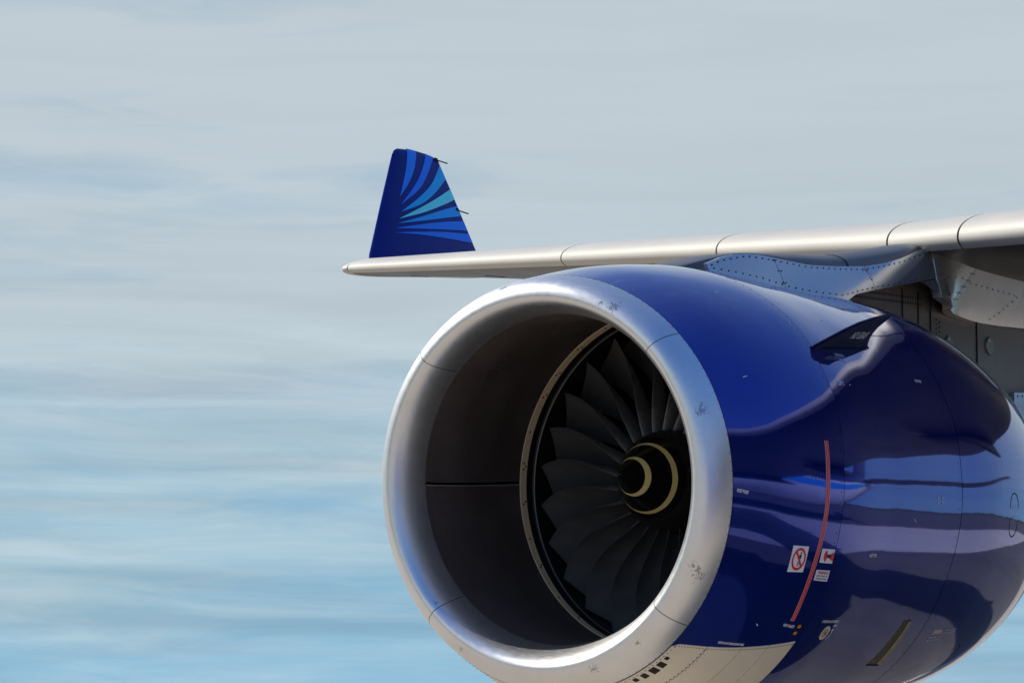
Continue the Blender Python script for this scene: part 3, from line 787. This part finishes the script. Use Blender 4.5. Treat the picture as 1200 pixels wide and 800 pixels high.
V, Fc = grid(rows, len(rows), len(rows[0]), False, True); w_ = len(rows[0]); Fc.append(tuple(range(len(V)-w_, len(V)))); Fc.append(tuple(range(w_-1, -1, -1)))
M['winglet'] = varied('winglet_navy', (.006, .018, .19), (.008, .022, .22), .38, 0, 2, spec=.12)
mesh('winglet_skin', V, Fc, M['winglet'], winglet, True, sharp=50)
RAYS = [
 ([(2.465, 2.152), (2.321, 1.866), (2.131, 1.585), (1.861, 1.223)], [(2.713, 2.158), (2.498, 1.827), (2.227, 1.531), (1.861, 1.223)], srgb(22, 92, 196)),
 ([(2.949, 2.153), (2.727, 1.867), (2.379, 1.522), (1.811, 1.082)], [(3.143, 2.128), (2.854, 1.818), (2.459, 1.464), (1.811, 1.082)], srgb(20, 84, 190)),
 ([(3.278, 2.03), (2.845, 1.619), (2.391, 1.312), (1.761, 0.956)], [(3.331, 1.80), (2.854, 1.46), (2.361, 1.183), (1.761, 0.956)], srgb(10, 122, 232)),
 ([(3.366, 1.628), (2.802, 1.344), (2.271, 1.098), (1.654, 0.825)], [(3.395, 1.455), (2.923, 1.258), (2.289, 1.02), (1.654, 0.825)], srgb(78, 190, 232)),
 ([(3.415, 1.348), (2.885, 1.173), (2.261, 0.956), (1.574, 0.733)], [(3.445, 1.184), (2.819, 1.028), (2.227, 0.881), (1.574, 0.733)], srgb(10, 116, 226)),
 ([(3.462, 1.102), (2.788, 0.959), (2.083, 0.789), (1.467, 0.638)], [(3.49, 0.945), (2.728, 0.826), (2.054, 0.722), (1.467, 0.638)], srgb(18, 88, 190)),
 ([(3.502, 0.891), (2.708, 0.781), (2.029, 0.666), (1.412, 0.558)], [(3.53, 0.745), (2.882, 0.694), (2.117, 0.631), (1.412, 0.558)], srgb(20, 86, 190))]
def wl_h(a, b):
    bb = min(b, 2.0); x0, x1 = itp(le_, bb), itp(te_, bb); xc = min(max((a-x0)/(x1-x0), 0.001), .999); return naca(xc, .085)*(x1-x0)*.8*(1 if b < 2 else 1-((b-2.0)/.16)**3*.9)
def cr(pts, t):
    n = len(pts)-1; f = t*n; i = min(int(f), n-1); f -= i
    p = [pts[max(i-1, 0)], pts[i], pts[i+1], pts[min(i+2, n)]]
    return tuple(.5*((2*p[1][k]) + (-p[0][k]+p[2][k])*f + (2*p[0][k]-5*p[1][k]+4*p[2][k]-p[3][k])*f*f + (-p[0][k]+3*p[1][k]-3*p[2][k]+p[3][k])*f**3) for k in (0, 1))
for A_, B_, c in RAYS:
    c = tuple(min(.92, v*2.4) for v in c[:3]); m, nt, b_ = principled('winglet_ray_blue', c, .38, 0, 0, .03, .15)
    P = []
    for v in [i/8 for i in range(9)]:
        row = []
        for t in [i/24 for i in range(25)]:
            a, b2 = cr(A_, t), cr(B_, t); x = a[0]+(b2[0]-a[0])*v; y = a[1]+(b2[1]-a[1])*v
            xm = itp(te_, min(y, 2.09))-.006; x = min(x, xm)
            row.append(wl(x, y, wl_h(x, y)+.005))
        P.append(row)
    V, Fc = grid(P, 9, 25); mesh('painted_ray', V, Fc, m, winglet, True)
for (a, b, c2, d2) in ((3.20, 2.10, 3.50, 2.09), (3.37, 1.278, 3.66, 1.262)):
    mb = MB(); p, q = wl(a, b), wl(c2, d2); mb.box((p+q)/2, (q-p)/2, wup*.007, wn*.007); mb.box(p, (q-p)*.12, wup*.022, wn*.02); mb.build('static_wick', [M['gapdark']], winglet)

# ------------------------------------------------------------------ pylon
pyl = empty('pylon', plane, OFF)
TOP = [(1.38, 1.50), (1.567, 1.564), (1.875, 1.655), (2.128, 1.718), (2.387, 1.769), (2.651, 1.811), (3.338, 1.9), (4.067, 1.99), (4.526, 2.073), (5.003, 2.167), (5.701, 2.299), (6.2, 2.32)]
SHO = [(1.38, 1.49), (1.53, 1.518), (1.763, 1.593), (2.001, 1.662), (2.386, 1.746), (2.784, 1.772), (3.057, 1.774), (3.478, 1.799), (4.336, 1.896), (4.999, 2.05), (5.666, 2.257), (6.2, 2.30)]
def sp_t(tab, x): return spline([a for a, b in tab], [b for a, b in tab], x)
LOW = [(3.3, 1.50), (3.6, 1.535), (3.985, 1.625), (4.376, 1.715), (5.219, 1.89), (5.6, 1.97), (6.2, 1.97)]
def pw(x):   # half width
    t = min(max((x-1.38)/1.0, 0), 1); return .262*sqrt(1-(1-t)**2)+.004
rows = []
for i in range(49):
    x = 1.38 + (6.2-1.38)*i/48; w = pw(x); zt, zs = sp_t(TOP, x), min(sp_t(SHO, x), sp_t(TOP, x)-.004)
    zt -= .008
    arc = [(-w*cos(a), zs + (zt-zs)*sin(a)) for a in (pi*j/12 for j in range(13))]
    zb = nz(x)+nr(x)*cos(min(1, w/nr(x))) - .12 if x < 3.6 else sp_t(LOW, x)
    wb = min(.44, w + (.22+.24*min(max((x-2.7)/1.2, 0), 1))*(zs-zb))
    rows.append([Vector((x, -wb, zb))] + [Vector((x, yy, zz_)) for yy, zz_ in arc] + [Vector((x, wb, zb))])
V, Fc = grid(rows, 49, len(rows[0]), False, True)
mesh('pylon_crown', V, Fc, M['pylon_cap'], pyl, True, sharp=45)
P = []
for x in (4.10, 4.125):
    w = pw(x); zt, zs = sp_t(TOP, x)-.008, sp_t(SHO, x); P.append([Vector((x, -(w+.003)*cos(a), zs+(zt-zs+.003)*sin(a))) for a in (pi*j/12 for j in range(13))])
V, Fc = grid(P, 2, 13); mesh('crown_joint', V, Fc, M['gapdark'], pyl, True)
# inner box that carries the engine
P = []
for x, zt in ((3.2, 1.5), (3.985, 1.66), (4.376, 1.75), (5.219, 1.92), (5.6, 2.0), (6.4, 2.05), (11, 2.0)):
    P.append([Vector((x, -.25, .2)), Vector((x, -.25, zt)), Vector((x, .25, zt)), Vector((x, .25, .2))])
V, Fc = grid(P, 7, 4, False, True); Fc += [(0, 1, 2, 3), (27, 26, 25, 24)]
mesh('pylon_box', V, Fc, M['pylon_core'], pyl, False)
def YP(x, z):
    q = min(max((x-2.7)/1.2, 0), 1); q = q*q*(3-2*q)
    return -.287 - (.22+.24*q)*max(-.1, sp_t(SHO, x)-z)
def plate3(name, pts, Y, t, parent, mat, bulge=0.0):
    fn_ = lambda a, b, h: Vector((a, Y-h, b))
    n = len(pts); cx = sum(p[0] for p in pts)/n; cz = sum(p[1] for p in pts)/n
    YY = YP if Y is None else (Y if callable(Y) else (lambda x, z: Y))
    back = .07 if name == 'wing_fillet_panel' else .02
    V = [Vector((x, YY(x, z)-t, z)) for x, z in pts] + [Vector((x, YY(x, z)+back, z)) for x, z in pts]; Fc = [tuple(range(2*n-1, n-1, -1))] + [(i, (i+1) % n, (i+1) % n+n, i+n) for i in range(n)]
    # concentric rings so the skin can bulge a little
    rings = [list(range(n))]
    for q in (.88, .76, .64, .52, .40, .28, .14):
        s = len(V); V += [Vector((cx+(x-cx)*q, YY(cx+(x-cx)*q, cz+(z-cz)*q)-t-bulge*(1-q*q), cz+(z-cz)*q)) for x, z in pts]; rings.append(list(range(s, s+n)))
    c0 = len(V); V.append(Vector((cx, YY(cx, cz)-t-bulge, cz)))
    for a, b in zip(rings, rings[1:]): Fc += [(a[i], b[i], b[(i+1) % n], a[(i+1) % n]) for i in range(n)]
    Fc += [(rings[-1][i], c0, rings[-1][(i+1) % n]) for i in range(n)]
    return mesh(name, V, Fc, mat, parent, True, sharp=35)
def shrink(pts, d):
    n = len(pts); cx = sum(p[0] for p in pts)/n; cz = sum(p[1] for p in pts)/n; o = []
    for x, z in pts:
        l = math.hypot(x-cx, z-cz); o.append((x-(x-cx)/l*d, z-(z-cz)/l*d))
    return o
PA = [(1.80, 1.555), (1.79, 1.590), (2.001, 1.662), (2.19, 1.712), (2.386, 1.746), (2.6, 1.763), (2.798, 1.767), (2.863, 1.663), (2.902, 1.547), (2.9, 1.35), (2.3, 1.35), (1.85, 1.4)]
PB = [(2.798, 1.767), (3.057, 1.774), (3.336, 1.784), (3.478, 1.797), (3.9, 1.84), (4.336, 1.896), (4.364, 1.804), (4.376, 1.699), (3.985, 1.613), (3.6, 1.45), (2.9, 1.35), (2.902, 1.547), (2.863, 1.663)]
PC = [(4.336, 1.896), (4.68, 1.966), (4.999, 2.05), (5.33, 2.152), (5.717, 2.268), (5.641, 2.053), (5.604, 1.959), (5.219, 1.874), (4.8, 1.785), (4.376, 1.699), (4.364, 1.804)]
PT = [(5.219, 1.870), (5.597, 1.955), (5.57, 1.86), (5.546, 1.767), (5.45, 1.775), (5.34, 1.812)]
for q in (PA, PB, PC, PT): plate3('side_panel', shrink(q, .004), None, .010, pyl, M['pylon'], .004)
def YF(x, z):
    t = min(max((x-5.42)/.5, 0), 1); t = t*t*(3-2*t); return YP(x, z)*(1-t) + (-.40 - .26*(z-1.95))*t
PD1 = [(5.564, 2.236), (5.60, 2.293), (5.68, 2.305), (5.76, 2.275), (5.836, 2.236), (6.02, 2.205), (6.236, 2.194), (6.14, 2.07), (6.051, 1.978), (5.9, 1.82), (5.78, 1.690), (5.594, 1.690), (5.50, 1.705), (5.378, 1.744), (5.405, 1.84), (5.435, 1.931), (5.50, 2.08)]
PD2 = [(6.236, 2.194), (6.722, 2.200), (7.282, 2.201), (7.768, 2.215), (8.6, 2.22), (8.6, 1.80), (7.741, 1.733), (7.257, 1.700), (6.9, 1.675), (6.515, 1.660), (6.28, 1.660), (6.072, 1.669), (5.92, 1.68), (5.78, 1.690), (5.9, 1.82), (6.051, 1.978), (6.14, 2.07)]
for q in (PD1, PD2): plate3('wing_fillet_panel', shrink(q, .004), YF, .016, pyl, M['fillet'], .006)
plate3('lower_side_panel', [(7.12, 1.095), (7.12, .3), (9.5, .3), (9.5, 1.30)], -.36, .012, pyl, M['pylon'])
# rivets of the pylon skins
mb = MB()
def rline(pts, Y, step, r=.0068, jit=0, pairs=0):
    acc = 0.0
    for (a, b), (c, d) in zip(pts, pts[1:]):
        L_ = math.hypot(c-a, d-b); t = acc
        while t < L_:
            x, z = a+(c-a)*t/L_, b+(d-b)*t/L_
            y_ = YP(x, z)-.0145 if Y is None else Y(x, z)
            mb.disc((x, y_, z), (0, -1, 0), r, 0, .003, 7)
            if pairs: mb.disc((x+pairs, y_, z+.004), (0, -1, 0), r, 0, .003, 7)
            t += step
        acc = t-L_
YR = None
rline([(1.86, 1.588), (2.001, 1.640), (2.386, 1.724), (2.78, 1.745), (3.336, 1.762), (3.9, 1.815), (4.32, 1.870), (4.7, 1.945), (5.0, 2.02), (5.35, 2.125), (5.66, 2.215)], YR, .098)
rline([(1.88, 1.565), (2.2, 1.572), (2.58, 1.572), (3.0, 1.555), (3.4, 1.560), (3.75, 1.58), (3.98, 1.633), (4.36, 1.722), (4.8, 1.805), (5.2, 1.892), (5.58, 1.978)], YR, .098)
rline([(2.79, 1.745), (2.85, 1.66), (2.88, 1.55)], YR, .095, pairs=.045)
rline([(4.345, 1.86), (4.36, 1.80), (4.37, 1.72)], YR, .075, pairs=-.04)
rline([(5.665, 2.20), (5.62, 2.06), (5.585, 1.96)], YR, .07)
rline([(5.29, 1.857), (5.55, 1.92)], YR, .1, .008); rline([(5.565, 1.92), (5.535, 1.79)], YR, .06)
YD = lambda x, z: YF(x, z) - .0235
rline([(5.62, 2.20), (5.55, 2.06), (5.50, 1.95), (5.45, 1.80)], YD, .085)
rline([(6.205, 2.17), (6.10, 2.05), (6.02, 1.96), (5.88, 1.82), (5.78, 1.71)], YD, .085, pairs=.055)
rline([(5.50, 1.955), (6.0, 1.99)], YD, .15); rline([(6.12, 1.965), (7.1, 1.965)], YD, .115)
rline([(7.1, 1.955), (6.95, 1.86), (6.80, 1.78), (6.62, 1.69)], YD, .085); rline([(7.25, 2.0), (7.6, 2.12)], YD, .1)
tag(mb.build('pylon_rivet', [M['rivet']], pyl), kind='stuff')
mb = MB()
for z0 in (1.69, 1.64):
    for i in range(28):
        x = 4.25 + i*.045; mb.disc((x, -.2505, z0 + .06*(x-4.2)), (0, -1, 0), .011, 0, .003, 6)
for i in range(9): mb.disc((5.78, -.2505, 1.62-.04*i), (0, -1, 0), .011, 0, .003, 6); mb.disc((5.84, -.2505, 1.60-.04*i), (0, -1, 0), .011, 0, .003, 6)
for i in range(14): mb.disc((7.2+i*.1, -.3725, 1.07+.008*i), (0, -1, 0), .010, 0, .003, 6)
tag(mb.build('pylon_rivet', [M['rivet']], pyl), kind='stuff')
for x in (5.12, 5.42, 5.66, 6.6): 
    mb = MB(); mb.box((x, -.252, 1.2), Vector((.006, 0, 0)), Vector((0, .006, 0)), Vector((0, 0, .62))); mb.build('panel_joint', [M['gapdark']], pyl)
for x, z in ((6.02, 1.425), (6.86, 1.50)):
    mb = MB(); n_ = 20
    V = [Vector((x+.080*cos(a), -.252, z+.085*sin(a))) for a in (2*pi*i/n_ for i in range(n_))]; V += [Vector((v.x*.92+x*.08, -.264, v.z*.92+z*.08)) for v in V]
    mb.add(V, [(i, (i+1) % n_, (i+1) % n_+n_, i+n_) for i in range(n_)] + [tuple(range(2*n_-1, n_-1, -1))], 0)
    mb.disc((x-.02, -.264, z+.045), (0, -1, 0), .013, 1, .008, 8)  # white dot painted as the tiny highlight on the cap
    mb.build('inspection_cap', [M['cap_olive'], M['white']], pyl)

# ------------------------------------------------------------------ rest of the aircraft (seen mirrored in the cowl)
fus_c = (-19.2, 1.55)
FX = [(-28.6, .02, -.9), (-28.3, .45, -.85), (-27.5, 1.05, -.68), (-26.2, 1.65, -.45), (-24.5, 2.25, -.2), (-22.5, 2.65, -.05), (-20, 2.82, 0), (-10, 2.82, 0), (10, 2.82, 0), (17, 2.82, 0), (22, 2.6, .2), (27, 2.15, .62), (32, 1.5, 1.15), (36, .9, 1.5), (39, .35, 1.75), (39.4, .05, 1.78)]
rows = []; xs = []
for i, (x, r, dz) in enumerate(FX):
    sub = 1 if i == len(FX)-1 else max(1, int((FX[i+1][0]-x)/1.2)); 
    for k in range(sub):
        t = k/sub
        if sub > 1: x_, r_2, d_ = x+(FX[i+1][0]-x)*t, r+(FX[i+1][1]-r)*t, dz+(FX[i+1][2]-dz)*t
        else: x_, r_2, d_ = x, r, dz
        rows.append([Vector((x_, fus_c[0]+r_2*sin(a), fus_c[1]+d_+r_2*cos(a))) for a in (2*pi*j/72 for j in range(72))]); xs.append(x_)
V, Fc = grid(rows, len(rows), 72, False, True); mi = []
for k in range(len(Fc)):
    x = xs[k//72]; j = k % 72; a = abs(((j+.5)*5+180) % 360-180)   # degrees from crown
    lift = max(0, (x-6))*.9
    mi.append(1 if a < 80 else (0 if a < 85 else (2 if a < 100 else 0)))
mesh('fuselage', V, Fc, [M['fus_white'], M['fus_navy'], M['fus_cyan']], plane, True, OFF, mi=mi)
mb = MB()
for i in range(70):
    x = -20+i*.53*1.0; 
    for sg in (1, -1): mb.box((x, fus_c[0]+sg*2.80, fus_c[1]+.45), Vector((.11, 0, 0)), Vector((0, .03, 0)), Vector((0, 0, .16)))
tag(mb.build('cabin_window', [M['glass']], plane, loc=OFF), kind='stuff')
# belly fairing, tail surfaces, far wing
P = []
for i in range(15):
    t = i/14; x = -9+17*t; r = 3.0*sin(pi*t)**.35+.01
    P.append([Vector((x, fus_c[0]+r*1.0*sin(a), fus_c[1]-.75+(r*.86)*cos(a))) for a in (2*pi*j/36 for j in range(36))])
V, Fc = grid(P, 15, 36, False, True); mesh('belly_fairing', V, Fc, M['fus_white'], plane, True, OFF)
def surf_loft(name, a, b, ca, cb, tk, mat, vert=False):
    rows = []
    for t in [i/6 for i in range(7)]:
        o = Vector(a).lerp(Vector(b), t); c = ca+(cb-ca)*t; row = []
        for side in (1, -1):
            for i in (range(12, -1, -1) if side == 1 else range(1, 12)):
                x = ((1-cos(pi*i/12))/2); d = side*naca(x, tk)*c
                row.append(o + Vector((x*c, d if vert else 0, 0 if vert else d)))
        rows.append(row)
    V, Fc = grid(rows, 7, len(rows[0]), False, True); Fc.append(tuple(range(len(V)-len(rows[0]), len(V))))
    return mesh(name, V, Fc, mat, plane, True, OFF, sharp=45)
surf_loft('tailplane', (31, -18.4, 3.2), (38.2, -9.6, 4.6), 5.2, 2.0, .1, M['wing'])
surf_loft('tailplane', (31, -20.0, 3.2), (38.2, -28.8, 4.6), 5.2, 2.0, .1, M['wing'])
surf_loft('tail_fin', (27.5, -19.2, 3.6), (36.5, -19.2, 11.6), 7.6, 3.0, .1, M['fus_navy'], True)
surf_loft('far_wing', (-6.4+.0, -20.5, -.1), (13.3, -51, 4.1), 12.0, 2.5, .11, M['wing'])
# inner engine of the same wing: copies of the outer one's shells
inner = Vector((-6.25, -9.85, -1.25))
for src, nm in ((inlet_cowl, 'inlet_cowl'), (fan_cowl, 'fan_cowl_door'), (rev_cowl, 'reverser_cowl')):
    o = src.copy(); COL.objects.link(o); o.parent = plane; o.location = Vector(OFF)+inner; o.name = nm
lp2 = empty('inlet_lip', plane, Vector(OFF)+inner)
for ch in [c for c in lip.children if c.name.startswith('lip_segment')]:
    o = ch.copy(); COL.objects.link(o); o.parent = lp2
o = revolve('inlet_barrel', [(.266, 1.135, -.08), (1.9, 1.255), (1.9, .3), (1.3, .02)], M['casing'], plane, 64); o.location = Vector(OFF)+inner
mb = MB(); mb.box((inner.x+5.6, inner.y, inner.z+1.3), Vector((3.6, 0, 0)), Vector((0, .3, 0)), Vector((0, 0, .55))); mb.build('pylon', [M['pylon']], plane, loc=OFF)

# ------------------------------------------------------------------ ground
def ground_mat(name, c1, c2, scale, rough=.85, joints=0):
    m, nt, b = principled(name, c1, rough, 0, 0, .03, .25)
    n = noise_node(nt, scale, 8, .65); n2 = noise_node(nt, scale*.08, 4, .6)
    a = nt.nodes.new('ShaderNodeMath'); a.operation = 'MULTIPLY_ADD'; nt.links.new(n2, a.inputs[0]); a.inputs[1].default_value = .8; nt.links.new(n, a.inputs[2])
    nt.links.new(ramp(nt, a.outputs[0], [(.65, c1), (1.15, c2)]), b.inputs['Base Color'])
    bump(nt, b, n, .3, .01); return m
def sheet(name, x0, x1, y0, y1, z, mat, nx=1, ny=1):
    V = [(x0+(x1-x0)*i/nx, y0+(y1-y0)*j/ny, z) for i in range(nx+1) for j in range(ny+1)]; w = ny+1
    Fc = [(i*w+j, (i+1)*w+j, (i+1)*w+j+1, i*w+j+1) for i in range(nx) for j in range(ny)]
    return tag(mesh(name, V, Fc, mat, None, False), kind='structure')
g_grass = ground_mat('dry_grass', (.075, .075, .035), (.13, .105, .06), .6)
g_asph = ground_mat('apron_asphalt', (.085, .080, .078), (.13, .122, .118), .9)
g_conc = ground_mat('apron_concrete', (.46, .43, .39), (.54, .51, .47), .8)
g_near = ground_mat('stand_concrete', (.36, .315, .25), (.44, .39, .32), .8)
sheet('ground', -6000, 6000, -6000, 6000, 0, g_grass, 8, 8)
sheet('taxiway', -250, 400, -150, 200, .004, g_asph, 4, 4)
sheet('apron', -80, 90, -32, 60, .008, g_near, 4, 4)
sheet('added_concrete_strip', -80, 90, -19, -8, .012, g_conc, 4, 2)  # unseen pale band, added for the light streak mirrored in the cowl
g_lane = ground_mat('patched_asphalt', (.085, .078, .072), (.13, .12, .108), 1.1)
sheet('added_asphalt_lane', 2.2, 90, -8, 2.0, .012, g_lane, 4, 2)  # unseen dark bands, guessed and laid out to darken the cowl reflections
sheet('added_asphalt_lane', -80, 90, -32, -19, .012, g_lane, 4, 2)
# far tree line all round the airfield
mt = varied('treeline_foliage', (.035, .05, .02), (.07, .085, .04), .9, 0, .05)
rr = random.Random(5); V = []; Fc = []
ringn = 420
for k in range(ringn):
    a = 2*pi*k/ringn
    for q in range(2):
        R = 1150 + rr.uniform(-60, 60) + q*70; h = rr.uniform(3.5, 8) ; w = rr.uniform(7, 13); c = Vector((R*cos(a+rr.uniform(-.006, .006)), R*sin(a+rr.uniform(-.006, .006)), 0)); s = len(V)
        ringp = []
        for zf, rf in ((0, .9), (.35, 1.05), (.7, .8), (.93, .4)):
            for j in range(7):
                t = 2*pi*j/7; jr = rr.uniform(.8, 1.2); V.append(c + Vector((w*rf*jr*cos(t), w*rf*jr*sin(t), h*zf*rr.uniform(.9, 1.1))))
        V.append(c+Vector((0, 0, h)))
        for l in range(3):
            for j in range(7): Fc.append((s+l*7+j, s+l*7+(j+1) % 7, s+(l+1)*7+(j+1) % 7, s+(l+1)*7+j))
        for j in range(7): Fc.append((s+21+j, s+21+(j+1) % 7, s+28))
tag(mesh('treeline', V, Fc, mt, None, False), kind='stuff')

# unseen building on the outboard side, added for its dark reflection in the lip
hg = empty('added_hangar', None, (-78, 74, 0)); hg.rotation_euler = (0, 0, radians(44))
tag(hg, 'long brown building with a low pitched roof, added unseen for its dark reflection', 'added_hangar')
m_wall = varied('added_hangar_cladding', (.13, .095, .07), (.17, .125, .095), .6, 0, .3); m_roof = varied('added_hangar_roof', (.16, .15, .14), (.2, .19, .18), .5, .2, .3)
mb = MB(); mb.box((0, 0, 6), Vector((13, 0, 0)), Vector((0, 60, 0)), Vector((0, 0, 6))); mb.build('wall', [m_wall], hg)
mb = MB(); V = [(-14, -61, 12.01), (0, -61, 15), (14, -61, 12.01), (-14, 61, 12.01), (0, 61, 15), (14, 61, 12.01)]
mb.add(V, [(0, 1, 4, 3), (1, 2, 5, 4), (0, 2, 1), (3, 4, 5), (0, 3, 5, 2)]); mb.build('roof', [m_roof], hg)
for k in range(4):
    mb = MB(); mb.box((13.1, -42+28*k, 4.6), Vector((.15, 0, 0)), Vector((0, 11, 0)), Vector((0, 0, 4.6))); mb.build('sliding_door', [M['wing']], hg)
